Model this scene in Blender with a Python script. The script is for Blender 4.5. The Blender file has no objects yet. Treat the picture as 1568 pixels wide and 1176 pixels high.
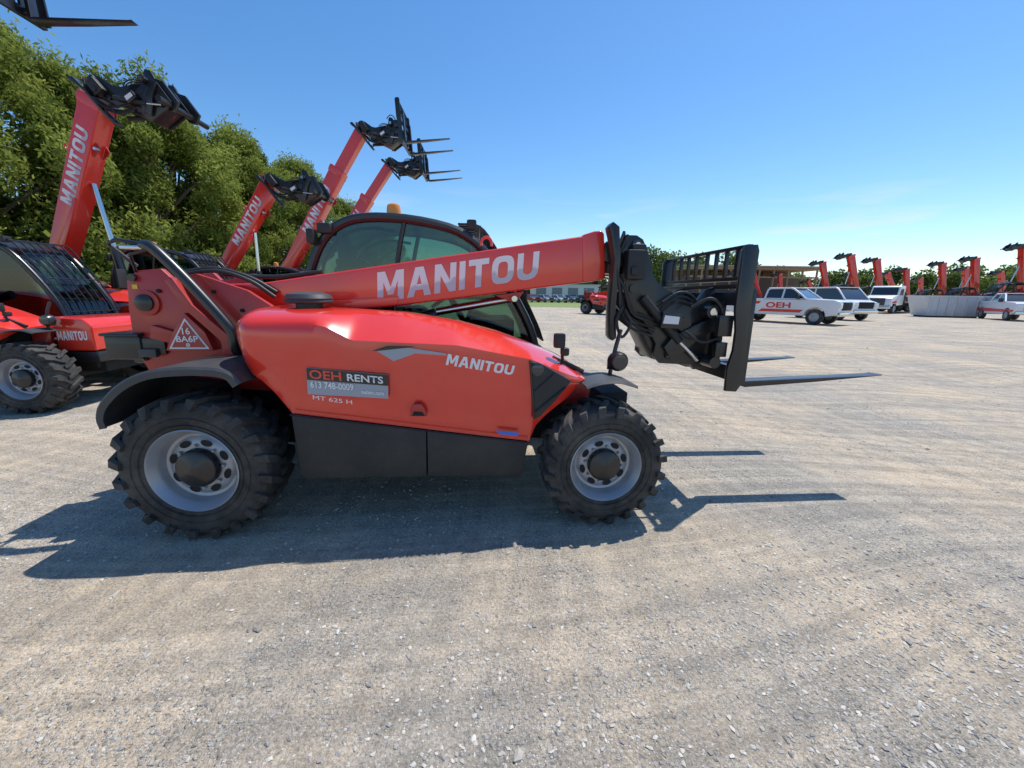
import bpy, bmesh, math, random
import numpy as np
from mathutils import Vector, Matrix
random.seed(7); rng=np.random.default_rng(7)
scene=bpy.context.scene
scene.view_settings.view_transform='Standard'
try: scene.view_settings.look='None'
except Exception: pass
scene.view_settings.exposure=0

# ------------------------------------------------------------------ materials
def nmat(name):
    m=bpy.data.materials.new(name); m.use_nodes=True
    nt=m.node_tree; b=nt.nodes["Principled BSDF"]
    return m,nt,b
def simple(name,col,rough=.5,metal=0.0,coat=0.0,var=.12,scale=8,dust=0.0,bump=0.0):
    m,nt,b=nmat(name)
    tc=nt.nodes.new("ShaderNodeTexCoord")
    n=nt.nodes.new("ShaderNodeTexNoise"); n.inputs["Scale"].default_value=scale; n.inputs["Detail"].default_value=4
    nt.links.new(tc.outputs["Object"],n.inputs["Vector"])
    mx=nt.nodes.new("ShaderNodeMix"); mx.data_type='RGBA'
    mx.inputs[6].default_value=(*[c*(1-var) for c in col],1); mx.inputs[7].default_value=(*[min(1,c*(1+var)) for c in col],1)
    nt.links.new(n.outputs["Fac"],mx.inputs[0])
    out=mx.outputs[2]
    if dust>0:
        n2=nt.nodes.new("ShaderNodeTexNoise"); n2.inputs["Scale"].default_value=3.1; n2.inputs["Detail"].default_value=7; n2.inputs["Roughness"].default_value=.7
        nt.links.new(tc.outputs["Object"],n2.inputs["Vector"])
        r=nt.nodes.new("ShaderNodeMapRange"); r.inputs[1].default_value=.42; r.inputs[2].default_value=.75; r.inputs[4].default_value=dust
        nt.links.new(n2.outputs["Fac"],r.inputs[0])
        m2=nt.nodes.new("ShaderNodeMix"); m2.data_type='RGBA'; m2.inputs[7].default_value=(.33,.29,.24,1)
        nt.links.new(r.outputs[0],m2.inputs[0]); nt.links.new(out,m2.inputs[6]); out=m2.outputs[2]
    nt.links.new(out,b.inputs["Base Color"])
    rr=nt.nodes.new("ShaderNodeMapRange"); rr.inputs[3].default_value=max(.02,rough*.85); rr.inputs[4].default_value=min(1,rough*1.2)
    nt.links.new(n.outputs["Fac"],rr.inputs[0]); nt.links.new(rr.outputs[0],b.inputs["Roughness"])
    b.inputs["Metallic"].default_value=metal; b.inputs["Coat Weight"].default_value=coat; b.inputs["Coat Roughness"].default_value=.08
    if bump>0:
        bp=nt.nodes.new("ShaderNodeBump"); bp.inputs["Strength"].default_value=bump; bp.inputs["Distance"].default_value=.004
        n3=nt.nodes.new("ShaderNodeTexNoise"); n3.inputs["Scale"].default_value=120
        nt.links.new(tc.outputs["Object"],n3.inputs["Vector"]); nt.links.new(n3.outputs["Fac"],bp.inputs["Height"]); nt.links.new(bp.outputs[0],b.inputs["Normal"])
    return m
RED=simple("red_paint",(.74,.033,.017),.24,coat=.8,var=.05,dust=.05)
RED2=simple("red_steel_shaded",(.42,.014,.010),.38,coat=.3,var=.10,dust=.10)  # red of the chassis steel, darkened so its colour carries the shade there
BLK=simple("black_steel",(.011,.011,.013),.34,coat=.25,var=.25,dust=.04)
PLS=simple("black_plastic",(.016,.017,.019),.55,var=.2,dust=.07,bump=.2)
GRP=simple("grey_plastic",(.040,.042,.046),.5,var=.2,dust=.12)
RUB=simple("tyre_rubber",(.018,.018,.019),.75,var=.3,scale=30,dust=.30,bump=.4)
RIM=simple("rim_silver",(.36,.38,.42),.40,metal=.45,var=.10,dust=.25)
CHR=simple("steel_rod",(.6,.6,.6),.18,metal=1.0,var=.05)
DRK=simple("dark_interior",(.012,.012,.013),.8,var=.2)
WHT=simple("white_decal",(.74,.74,.75),.4,var=.04)
GRY=simple("grey_decal",(.33,.35,.40),.4,var=.04)
BLU=simple("blue_sticker",(.03,.16,.62),.4)
YEL=simple("yellow_sticker",(.75,.5,.02),.4)
ORG=simple("amber_lens",(.85,.28,.01),.2,coat=.5)
LMP=simple("lamp_lens",(.7,.72,.75),.08,coat=1,var=.05)
WPT=simple("white_vehicle_paint",(.74,.75,.77),.3,coat=.5,var=.03)
CGL=simple("dark_car_glass",(.025,.03,.036),.06,coat=.6,var=.1)
def letter_mat():
    m,nt,b=nmat("boom_letter_decal")
    tc=nt.nodes.new("ShaderNodeTexCoord"); sp=nt.nodes.new("ShaderNodeSeparateXYZ"); nt.links.new(tc.outputs["UV"],sp.inputs[0])
    mp=nt.nodes.new("ShaderNodeMapping"); mp.inputs["Scale"].default_value=(16,2,1); nt.links.new(tc.outputs["UV"],mp.inputs[0])
    n=nt.nodes.new("ShaderNodeTexNoise"); n.inputs["Scale"].default_value=1.0; n.inputs["Detail"].default_value=1
    nt.links.new(mp.outputs[0],n.inputs["Vector"])
    a=nt.nodes.new("ShaderNodeMath"); a.operation='MULTIPLY_ADD'; a.inputs[1].default_value=.5; nt.links.new(n.outputs["Fac"],a.inputs[0]); nt.links.new(sp.outputs[1],a.inputs[2])
    r=nt.nodes.new("ShaderNodeValToRGB"); r.color_ramp.elements[0].position=.60; r.color_ramp.elements[0].color=(.50,.51,.57,1); r.color_ramp.elements[1].position=.70; r.color_ramp.elements[1].color=(.8,.8,.8,1)
    nt.links.new(a.outputs[0],r.inputs[0]); nt.links.new(r.outputs[0],b.inputs["Base Color"]); b.inputs["Roughness"].default_value=.4
    return m
LET=letter_mat()
def glass_mat():
    m=bpy.data.materials.new("tinted_glass"); m.use_nodes=True; nt=m.node_tree; nt.nodes.clear()
    o=nt.nodes.new("ShaderNodeOutputMaterial"); t=nt.nodes.new("ShaderNodeBsdfTransparent"); g=nt.nodes.new("ShaderNodeBsdfGlossy")
    t.inputs[0].default_value=(.52,.66,.58,1); g.inputs["Roughness"].default_value=.03; g.inputs[0].default_value=(.9,.95,1,1)
    f=nt.nodes.new("ShaderNodeFresnel"); f.inputs[0].default_value=1.45
    mp=nt.nodes.new("ShaderNodeMath"); mp.operation='ADD'; mp.inputs[1].default_value=.02; nt.links.new(f.outputs[0],mp.inputs[0])
    mx=nt.nodes.new("ShaderNodeMixShader"); nt.links.new(mp.outputs[0],mx.inputs[0]); nt.links.new(t.outputs[0],mx.inputs[1]); nt.links.new(g.outputs[0],mx.inputs[2]); nt.links.new(mx.outputs[0],o.inputs[0])
    return m
GLS=glass_mat()

# ------------------------------------------------------------------ mesh helpers
def finish(bm,name,mats,ang=.6):
    bmesh.ops.recalc_face_normals(bm,faces=bm.faces)
    for f in bm.faces: f.smooth=True
    for e in bm.edges:
        if len(e.link_faces)==2:
            if e.calc_face_angle(0)>ang: e.smooth=False
        else: e.smooth=False
    me=bpy.data.meshes.new(name); bm.to_mesh(me); bm.free()
    for m in (mats if isinstance(mats,(list,tuple)) else [mats]): me.materials.append(m)
    return me
def bevel_bm(bm,w,seg=2,ang=.5):
    ed=[e for e in bm.edges if len(e.link_faces)==2 and e.calc_face_angle(0)>ang]
    if ed and w>0:
        try: bmesh.ops.bevel(bm,geom=ed,offset=w,segments=seg,affect='EDGES',profile=.6,clamp_overlap=True)
        except Exception: pass
def poly_bm(bm,pts,y0,y1,taper=None):
    a=[bm.verts.new((p[0],y0,p[1])) for p in pts]; b=[bm.verts.new((p[0],y1,p[1])) for p in pts]
    n=len(pts); bm.faces.new(a); bm.faces.new(b[::-1])
    for i in range(n): bm.faces.new((a[i],a[(i+1)%n],b[(i+1)%n],b[i]))
def poly(name,pts,y0,y1,mat,bev=.006,seg=2):
    bm=bmesh.new(); poly_bm(bm,pts,y0,y1); bmesh.ops.recalc_face_normals(bm,faces=bm.faces); bevel_bm(bm,bev,seg); return finish(bm,name,mat)
def polys(name,items,mat,bev=.006):
    bm=bmesh.new()
    for pts,y0,y1 in items: poly_bm(bm,pts,y0,y1)
    bmesh.ops.recalc_face_normals(bm,faces=bm.faces); bevel_bm(bm,bev); return finish(bm,name,mat)
def box_bm(bm,c,s,rot=None):
    M=Matrix.Translation(c)@(rot.to_4x4() if rot else Matrix.Identity(4))@Matrix.Diagonal((*s,1))
    return bmesh.ops.create_cube(bm,size=1,matrix=M)
def boxes(name,items,mat,bev=.006):
    bm=bmesh.new()
    for it in items: box_bm(bm,*it)
    bevel_bm(bm,bev); return finish(bm,name,mat)
def tube_bm(bm,pts,r,n=10,cap=True):
    pts=[Vector(p) for p in pts]; rs=r if isinstance(r,(list,tuple)) else [r]*len(pts)
    rings=[]; prev=None
    for i,p in enumerate(pts):
        if i==0: t=pts[1]-p
        elif i==len(pts)-1: t=p-pts[i-1]
        else: t=(pts[i+1]-p).normalized()+(p-pts[i-1]).normalized()
        t.normalize()
        if prev is None:
            u=t.cross(Vector((0,0,1)))
            if u.length<.1: u=t.cross(Vector((0,1,0)))
        else: u=prev-t*prev.dot(t)
        u.normalize(); prev=u; v=t.cross(u)
        rings.append([bm.verts.new(p+(u*math.cos(2*math.pi*k/n)+v*math.sin(2*math.pi*k/n))*rs[i]) for k in range(n)])
    for a,b in zip(rings[:-1],rings[1:]):
        for k in range(n): bm.faces.new((a[k],a[(k+1)%n],b[(k+1)%n],b[k]))
    if cap: bm.faces.new(rings[0][::-1]); bm.faces.new(rings[-1])
def tubes(name,items,mat,n=10):
    bm=bmesh.new()
    for it in items: tube_bm(bm,it[0],it[1],n)
    return finish(bm,name,mat)
def smooth_path(pts,k=6):
    P=[Vector(p) for p in pts]; P=[P[0]*2-P[1]]+P+[P[-1]*2-P[-2]]; out=[]
    for i in range(1,len(P)-2):
        for j in range(k):
            t=j/k; a,b,c,d=P[i-1],P[i],P[i+1],P[i+2]
            out.append(.5*((2*b)+(c-a)*t+(2*a-5*b+4*c-d)*t*t+(-a+3*b-3*c+d)*t**3))
    out.append(P[-2]); return out
def lathe_bm(bm,prof,n=48,cy=(0,0,0)):
    rings=[]
    for r,y in prof:
        if r<1e-6: rings.append([bm.verts.new((cy[0],cy[1]+y,cy[2]))])
        else: rings.append([bm.verts.new((cy[0]+r*math.cos(2*math.pi*k/n),cy[1]+y,cy[2]+r*math.sin(2*math.pi*k/n))) for k in range(n)])
    for a,b in zip(rings[:-1],rings[1:]):
        for k in range(n):
            k2=(k+1)%n
            if len(a)==1 and len(b)==1: continue
            if len(a)==1: bm.faces.new((a[0],b[k2],b[k]))
            elif len(b)==1: bm.faces.new((a[k],a[k2],b[0]))
            else: bm.faces.new((a[k],a[k2],b[k2],b[k]))
def lathe(name,prof,mat,n=48,c=(0,0,0)):
    bm=bmesh.new(); lathe_bm(bm,prof,n,c); return finish(bm,name,mat)
def map_quad(me,co,corners,y,mat,name):
    mn=co.min(0); mx=co.max(0)
    uv=(co[:,:2]-mn[:2])/(mx[:2]-mn[:2])
    A,B,C,D=[np.array(q) for q in corners]
    U=uv[:,0:1];V=uv[:,1:2]
    q=A*(1-U)*(1-V)+B*U*(1-V)+C*U*V+D*(1-U)*V
    for i,v in enumerate(me.vertices): v.co=(q[i,0],y,q[i,1])
    ul=me.uv_layers.new(name="UVMap") if not me.uv_layers else me.uv_layers[0]
    for l in me.loops: ul.data[l.index].uv=(uv[l.vertex_index,0],uv[l.vertex_index,1])
    me.materials.clear(); me.materials.append(mat); me.name=name
    return me
def text_mesh(name,body,corners,y,mat,off=.02,flip=False):
    """corners: bottom-left, bottom-right, top-right, top-left as (s,z); lies on plane y"""
    if body=="MANITOU": return block_text(name,corners,y,mat)
    c=bpy.data.curves.new("tmp","FONT"); c.body=body; c.size=1; c.offset=off; c.resolution_u=3
    o=bpy.data.objects.new("tmp",c); scene.collection.objects.link(o)
    bpy.context.view_layer.update()
    me=bpy.data.meshes.new_from_object(o.evaluated_get(bpy.context.evaluated_depsgraph_get()))
    bpy.data.objects.remove(o)
    co=np.array([v.co[:] for v in me.vertices])
    return map_quad(me,co,corners,y,mat,name)
def block_text(name,corners,y,mat):
    G={}
    G['M']=(1.22,[[(0,0),(0,1),(.29,1),(.5,.46),(.71,1),(1,1),(1,0),(.77,0),(.77,.64),(.60,.20),(.40,.20),(.23,.64),(.23,0)]])
    hA=[(0,0),(.33,1),(.5,1),(.5,.74),(.405,.42),(.5,.42),(.5,.22),(.345,.22),(.28,0)]
    G['A']=(1.12,[hA,[(1-a,b) for a,b in hA][::-1]])
    G['N']=(1.0,[[(0,0),(0,1),(.30,1),(.72,.40),(.72,1),(1,1),(1,0),(.70,0),(.28,.60),(.28,0)]])
    G['I']=(.28,[[(0,0),(0,1),(1,1),(1,0)]])
    G['T']=(.95,[[(.35,0),(.35,.79),(0,.79),(0,1),(1,1),(1,.79),(.65,.79),(.65,0)]])
    def se(a,rx,ry,e=.62): c,s=math.cos(a),math.sin(a); return (.5+rx*math.copysign(abs(c)**e,c),.5+ry*math.copysign(abs(s)**e,s))
    ring=[]
    for k in range(28):
        a0=2*math.pi*k/28;a1=2*math.pi*(k+1)/28
        ring.append([se(a0,.5,.5),se(a1,.5,.5),se(a1,.22,.29),se(a0,.22,.29)])
    G['O']=(1.05,ring)
    G['U']=(1.02,[[(0,1),(.28,1),(.28,.38),(.32,.27),(.42,.22),(.5,.21),(.5,0),(.32,.01),(.14,.07),(.04,.18),(0,.34)],[(1,1),(1,.34),(.96,.18),(.86,.07),(.68,.01),(.5,0),(.5,.21),(.58,.22),(.68,.27),(.72,.38),(.72,1)]])
    bm=bmesh.new(); x=0
    for ch in "MANITOU":
        w,ps=G[ch]
        for p in ps: bm.faces.new([bm.verts.new((x+a*w,b,0)) for a,b in p])
        x+=w+.15
    bmesh.ops.triangulate(bm,faces=bm.faces)
    me=bpy.data.meshes.new(name); bm.to_mesh(me); bm.free()
    return map_quad(me,np.array([v.co[:] for v in me.vertices]),corners,y,mat,name)
def flat(name,pts,y,mat):
    bm=bmesh.new(); bm.faces.new([bm.verts.new((p[0],y,p[1])) for p in pts]); return finish(bm,name,mat)

def add(name,me,parent=None,loc=(0,0,0),rot=(0,0,0),sc=(1,1,1)):
    o=bpy.data.objects.new(name,me); scene.collection.objects.link(o)
    if parent: o.parent=parent
    o.location=loc; o.rotation_euler=rot; o.scale=sc if isinstance(sc,(tuple,list)) else (sc,)*3
    return o

# ------------------------------------------------------------------ wheel (R .415, width .31, outer face y=0)
def make_tyre():
    R=.392;w=.31;bm=bmesh.new()
    prof=[(.228,.028),(.240,.012),(.27,.002),(.32,0.0),(.355,.008),(.378,.022),(.388,.045),(R,.10),(R+.002,w/2),(R,w-.10),(.388,w-.045),(.378,w-.022),(.355,w-.008),(.32,w),(.27,w-.002),(.24,w-.012),(.228,w-.028)]
    lathe_bm(bm,prof,72)
    N=20
    def lug(a0,side):
        path=[(.57,.0,R-.004),(.42,.03,R-.004),(.22,.13,R-.006),(.05,.20,.384),(-.008,.235,.345)]
        hs=[.024,.028,.030,.030,.008]; wd=[.020,.022,.024,.028,.024]
        L=[]
        for (u,da,r),h,wi in zip(path,hs,wd):
            y=u*w if side==0 else w-u*w
            a=a0+da
            row=[]
            for s_,hh in ((-1,0),(-.75,1),(.75,1),(1,0)):
                aa=a+s_*wi/R
                if u<0.0:
                    rr=r; yy=y-(.014 if hh else -.01)*(1 if side==0 else -1)
                elif u<.1:
                    rr=r+h*.8*hh; yy=y-(.012*hh)*(1 if side==0 else -1)
                else: rr=r+h*hh; yy=y
                row.append(bm.verts.new((rr*math.cos(aa),yy,rr*math.sin(aa))))
            L.append(row)
        for p,q in zip(L[:-1],L[1:]):
            for k in range(3): bm.faces.new((p[k],p[k+1],q[k+1],q[k]))
        bm.faces.new(L[0]); bm.faces.new(L[-1][::-1])
    for i in range(N):
        lug(2*math.pi*i/N,0); lug(2*math.pi*(i+.5)/N,1)
    for r in (.262,.300):
        lathe_bm(bm,[(r-.003,.004),(r-.001,-.004),(r+.001,-.004),(r+.003,.004)],72)
    return finish(bm,"tyre",RUB,.5)
M_TYRE=make_tyre()
M_RIM=lathe("rim",[(.205,.16),(.208,.07),(.216,.045),(.226,.035),(.236,.018),(.238,.008),(.232,.004),(.226,.010),(.218,.030),(.204,.045),(.196,.07),(.188,.095),(.172,.10),(.155,.085),(.12,.08),(.02,.08),(0,.08)],RIM,64)
M_HUB=lathe("hub",[(.108,.082),(.108,.045),(.102,.032),(.088,.024),(.05,.020),(.03,.010),(0,.008)],BLK,40)
def nuts():
    bm=bmesh.new()
    for i in range(8):
        a=2*math.pi*(i+.3)/8
        lathe_bm(bm,[(.010,.085),(.010,.068),(.006,.062),(0,.062)],6,(.124*math.cos(a),0,.124*math.sin(a)))
    return finish(bm,"nuts",RIM)
def rimholes():
    bm=bmesh.new()
    for i in range(8):
        a=2*math.pi*(i+.8)/8
        c=(.143*math.cos(a),.143*math.sin(a)); t=(-math.sin(a),math.cos(a)); rr=(math.cos(a),math.sin(a))
        vs=[]
        for k in range(16):
            q=2*math.pi*k/16; u=.030*math.cos(q); v=.019*math.sin(q)
            vs.append(bm.verts.new((c[0]+t[0]*u+rr[0]*v,.0765,c[1]+t[1]*u+rr[1]*v)))
        bm.faces.new(vs)
    return finish(bm,"holes",DRK)
M_NUT=nuts(); M_HOLE=rimholes()

# ------------------------------------------------------------------ telehandler parts, machine frame: x forward from rear axle, y from near tyre face to far side, z up
BODY=[];BOOM=[];HEAD=[];FORK=[]
def hood():
    bm=bmesh.new()
    S=sorted(set([round(x,3) for x in list(np.linspace(.20,2.19,90))+[.215,.235,.50,1.84,1.86,1.88]]))
    rows=[]
    for s in S:
        zb=np.interp(s,[.20,.24,.27,.36,.42,.50,1.84,1.88,1.93,1.98,2.10,2.19],[1.08,1.01,.955,.89,.82,.70,.51,.61,.665,.71,.79,.865])
        zt=np.interp(s,[.20,.24,.30,.60,1.09,1.41,1.66,1.86,2.06,2.15,2.19],[1.235,1.262,1.278,1.275,1.25,1.20,1.135,1.065,.985,.93,.90])
        zf=np.interp(s,[.20,.30,.68,.74,.80,.86,1.42,1.84,2.08,2.19],[1.17,1.19,1.20,1.185,1.15,1.115,1.09,1.01,.91,.87])
        zf=min(zf,zt-.02)
        inn=.16*max(0,1-(s-.20)/.14)**2+.13*max(0,(s-1.95)/.24)**2
        bul=np.interp(s,[.20,.7,.9,1.9,2.19],[.02,.04,.0,.0,.0])
        y0=.085+inn
        zf=max(zf,zb+.004)
        cr=np.interp(s,[.66,.84],[0,1])
        sec=[(y0+.035,zb-.0),(y0+.012,zb+.25*(zf-zb)),(y0-.005-bul*.3,zb+.6*(zf-zb)),(y0-bul*.5,zb+.9*(zf-zb)),(y0+.004-bul*.4,zf)]
        for q in (.2,.4,.6,.8,1.0):
            a=q*math.pi/2
            ya=.27*(1-math.cos(a))+.02*q; za=math.sin(a)
            yb=.29*q; zb_=1-(1-q)**1.25
            sec.append((y0+.004-bul*.4+ya*(1-cr)+yb*cr, zf+(zt-zf)*(za*(1-cr)+zb_*cr)))
        sec.append((.50+inn*.3,zt+.004)); sec.append((.62,zt-.01)); sec.append((.62,max(zb,.70)))
        rows.append([bm.verts.new((s,y,z)) for y,z in sec])
    for a,b in zip(rows[:-1],rows[1:]):
        for k in range(len(a)-1): bm.faces.new((a[k],a[k+1],b[k+1],b[k]))
    bm.faces.new(rows[0]); bm.faces.new(rows[-1][::-1])
    return finish(bm,"hood",RED,.62)
BODY.append(("engine_hood",hood()))
BODY.append(("side_skirt",polys("skirt",[([(.497,.698),(.51,.33),(.54,.305),(1.23,.30),(1.236,.588)],.105,.5),([(1.240,.587),(1.236,.30),(1.78,.285),(1.805,.31),(1.835,.505)],.108,.5)],PLS,.01)))
BODY.append(("hood_inner",poly("hi",[(.36,.86),(.56,.62),(.56,.35),(1.75,.33),(1.88,.60),(2.1,.78),(2.05,.92),(.3,1.1)],.20,.60,DRK,0)))
BODY.append(("chassis_frame",boxes("cf",[((1.15,.9,.47),(3.0,.62,.24)),((1.15,.9,.62),(2.2,.5,.2)),((0,.9,.415),(.16,1.3,.16)),((2.29,.9,.37),(.16,1.3,.16)),((2.5,.9,.55),(.20,.72,.30))],DRK,.01)))
BODY.append(("far_side_tank",boxes("fst",[((1.15,1.5,.55),(1.25,.5,.48))],PLS,.03)))
BODY.append(("fuel_panel",boxes("fp",[((1.2,1.3,.85),(1.7,.75,.25))],PLS,.02)))
TP=[(-.53,1.42),(-.47,1.475),(-.33,1.49),(-.285,1.44),(-.24,1.445),(-.14,1.465),(.14,1.37),(.30,1.26),(.30,1.0),(.20,.74),(-.40,.78),(-.49,.84),(-.56,1.03),(-.55,1.25)]
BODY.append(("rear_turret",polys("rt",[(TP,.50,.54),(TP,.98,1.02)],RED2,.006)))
BODY.append(("turret_core",poly("tc",[(-.50,1.30),(-.10,1.10),(.28,1.0),(.2,.72),(-.38,.75),(-.50,.85)],.56,.96,DRK,.01)))
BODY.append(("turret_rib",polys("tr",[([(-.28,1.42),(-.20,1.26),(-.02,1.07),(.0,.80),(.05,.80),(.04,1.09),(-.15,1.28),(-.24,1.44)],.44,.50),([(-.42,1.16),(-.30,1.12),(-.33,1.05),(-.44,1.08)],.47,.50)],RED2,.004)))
BODY.append(("turret_bolts",tubes("tbl",[([(s,.498,z),(s,.488,z)],.012) for s,z in ((-.50,1.10),(-.50,.95),(-.35,.85),(.1,1.25),(.2,1.20),(-.36,1.36),(-.05,1.36))],DRK,8)))
BODY.append(("pivot_pin",lathe("pp",[(.050,0),(.050,-.03),(.035,-.035),(.018,-.04),(0,-.04)],BLK,20,(-.44,.50,1.29))))
BODY.append(("pivot_ring",lathe("pr",[(.075,0),(.075,-.012),(.05,-.016)],RED2,24,(-.44,.50,1.29))))
BODY.append(("cap_screw",lathe("cs",[(.022,0),(.022,-.02),(0,-.02)],BLK,14,(-.49,.50,1.435))))
BODY.append(("yellow_sticker",flat("ysk",[(-.505,1.37),(-.475,1.37),(-.475,1.395),(-.505,1.395)],.497,YEL)))
BODY.append(("triangle_sign",flat("tsg",[(-.315,1.02),(-.085,1.02),(-.20,1.205)],.434,WHT)))
BODY.append(("triangle_panel",flat("tsp",[(-.297,1.03),(-.103,1.03),(-.20,1.187)],.431,RED2)))
BODY.append(("sign_text_top",text_mesh("t16","16",[(-.222,1.108),(-.178,1.108),(-.178,1.148),(-.222,1.148)],.428,WHT)))
BODY.append(("sign_text_mid",text_mesh("tba","BA6P",[(-.262,1.062),(-.138,1.062),(-.138,1.100),(-.262,1.100)],.428,WHT)))
BODY.append(("sign_text_low",text_mesh("t8","8",[(-.212,1.034),(-.188,1.034),(-.188,1.056),(-.212,1.056)],.428,WHT)))
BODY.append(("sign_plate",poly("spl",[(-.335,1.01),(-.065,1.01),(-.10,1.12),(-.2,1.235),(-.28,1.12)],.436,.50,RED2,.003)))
BODY.append(("rear_hitch",boxes("rh",[((-.60,.62,1.02),(.20,.30,.14)),((-.45,.55,1.03),(.16,.14,.10)),((-.52,.75,.93),(.20,.40,.03)),((-.60,.62,1.10),(.22,.34,.02))],BLK,.012)))
BODY.append(("rear_light",boxes("rl",[((-.46,.47,.99),(.10,.03,.05))],GRP,.006)))
BODY.append(("counterweight",poly("cwt",[(-.50,.84),(-.36,.86),(.0,.80),(.0,.50),(-.35,.45),(-.52,.55)],.42,1.40,DRK,.03)))
hp=smooth_path([(-.36,.44,1.615),(-.30,.42,1.60),(-.21,.41,1.51),(-.09,.40,1.37),(.04,.39,1.20),(.085,.39,1.12),(.085,.40,1.03),(.08,.45,.98)],5)
BODY.append(("guard_tube",tubes("gt",[(hp,.030)],BLK,14)))
BODY.append(("mirror_arm",tubes("ma",[([(-.34,.44,1.615),(-.50,.44,1.64),(-.56,.46,1.62),(-.46,.5,1.50)],.012),([(-.30,.43,1.60),(-.44,.44,1.56),(-.47,.5,1.47)],.009)],BLK,8)))
BODY.append(("mirror_housing",boxes("mh",[((-.41,.44,1.60),(.13,.05,.025))],CHR,.01)))
BODY.append(("hydraulic_hoses",tubes("hh",[(smooth_path([(-.30,.60,1.47),(-.1,.62,1.50),(.1,.62,1.45),(.25,.63,1.36)],5),.014),(smooth_path([(-.26,.56,1.46),(-.06,.57,1.485),(.12,.58,1.43),(.25,.6,1.33)],5),.012)],PLS,8)))
def fender(pts,y0,y1,th,name,mat,lip=.03):
    bm=bmesh.new(); rows=[]
    pts=[Vector((p[0],0,p[1])) for p in pts]
    pts=smooth_path(pts,4)
    for i,p in enumerate(pts):
        t=(pts[min(i+1,len(pts)-1)]-pts[max(i-1,0)]).normalized(); nrm=Vector((-t.z,0,t.x))
        if nrm.z<-.2: nrm=-nrm
        sec=[(y0,-lip-th),(y0,-.012),(y0+.012,0),(y1,0.0),(y1,-th),(y0+.02,-th),(y0+.008,-lip-th)]
        rows.append([bm.verts.new((p.x+nrm.x*d,y,p.z+nrm.z*d)) for y,d in sec])
    for a,b in zip(rows[:-1],rows[1:]):
        n=len(a)
        for k in range(n): bm.faces.new((a[k],a[(k+1)%n],b[(k+1)%n],b[k]))
    bm.faces.new(rows[0]); bm.faces.new(rows[-1][::-1])
    return finish(bm,name,mat)
BODY.append(("rear_fender",fender([(-.415,.66),(-.42,.72),(-.385,.80),(-.28,.90),(-.14,.965),(.04,.985),(.19,.98),(.27,.955),(.31,.90)],.0,.42,.014,"rf",GRP,.03)))
BODY.append(("front_fender",fender([(2.16,.855),(2.25,.88),(2.36,.885),(2.47,.855)],.06,.34,.008,"ff",GRP,.006)))
BODY.append(("far_rear_fender",fender([(-.42,.66),(-.36,.80),(-.14,.95),(.19,.97),(.31,.90)],1.42,1.80,.014,"rf2",GRP,.02)))
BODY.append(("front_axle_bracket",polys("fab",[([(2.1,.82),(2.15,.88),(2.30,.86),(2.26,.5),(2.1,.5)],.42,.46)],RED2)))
BODY.append(("rental_plate",flat("rp",[(.615,.825),(1.04,.795),(1.048,.93),(.62,.972)],.066,GRY)))
BODY.append(("rental_plate_header",flat("rph",[(.62,.905),(1.045,.868),(1.048,.928),(.622,.970)],.063,BLK)))
BODY.append(("rental_text_1",text_mesh("r1","OEH",[(.635,.912),(.80,.897),(.80,.947),(.635,.962)],.060,RED)))
BODY.append(("rental_text_2",text_mesh("r2","RENTS",[(.83,.898),(1.02,.880),(1.02,.920),(.83,.938)],.060,WHT)))
BODY.append(("rental_text_3",text_mesh("r3","613 748-0009",[(.635,.862),(.86,.843),(.86,.880),(.635,.899)],.060,WHT)))
BODY.append(("rental_text_4",text_mesh("r4","oehinc.com",[(.90,.826),(1.02,.815),(1.02,.838),(.90,.849)],.060,WHT)))
BODY.append(("model_text",text_mesh("mt","MT 625 H",[(.64,.795),(.845,.765),(.845,.788),(.64,.818)],.064,WHT,.0)))
BODY.append(("hood_text",text_mesh("ht","MANITOU",[(1.36,.985),(1.73,.925),(1.745,.978),(1.375,1.046)],.066,WHT,.03)))
BODY.append(("swoosh",flat("sw",[(.99,1.062),(1.16,1.078),(1.36,1.048),(1.37,1.036),(1.20,1.048),(1.08,1.005)],.070,GRY)))
BODY.append(("swoosh_black",flat("swb",[(.97,1.062),(1.05,1.088),(1.20,1.085),(1.16,1.079),(.99,1.060)],.068,BLK)))
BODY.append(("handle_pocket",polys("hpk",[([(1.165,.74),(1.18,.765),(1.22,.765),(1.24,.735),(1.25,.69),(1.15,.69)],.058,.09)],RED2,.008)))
BODY.append(("handle_dark",flat("hd",[(1.18,.722),(1.225,.718),(1.24,.695),(1.165,.697)],.0555,DRK)))
BODY.append(("blue_sticker",flat("bs",[(1.64,.595),(1.78,.577),(1.765,.558),(1.66,.572)],.078,BLU)))
BODY.append(("front_grille",poly("fg",[(1.832,1.0),(1.90,.985),(2.075,.885),(1.99,.775),(1.90,.675),(1.862,.66)],.078,.13,PLS,.006)))
BODY.append(("front_lamp",lathe("fl",[(.038,0),(.036,-.006),(.03,-.008),(.0,-.010)],CGL,20,(1.875,.078,.955))))
BODY.append(("grille_rim",tubes("gr",[([(1.832,.074,1.005),(1.862,.074,.66)],.006),([(1.86,.074,.70),(2.04,.074,.85)],.005),([(1.85,.074,.82),(1.97,.074,.93)],.004)],BLK,6)))
BODY.append(("hood_seam",tubes("hsm",[([(.50,.082,.703),(1.84,.082,.512)],.004)],BLK,6)))
BODY.append(("air_intake",lathe("ai",[(.075,-.02),(.075,.03),(.13,.035),(.135,.045),(.13,.055),(.135,.062),(.12,.085),(.07,.098),(0,.10)],GRP,32)))
AI_IDX=len(BODY)-1
BODY.append(("front_mirror",boxes("fm",[((2.03,.25,1.10),(.07,.05,.09)),((2.07,.27,1.03),(.05,.06,.05))],PLS,.015)))
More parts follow.
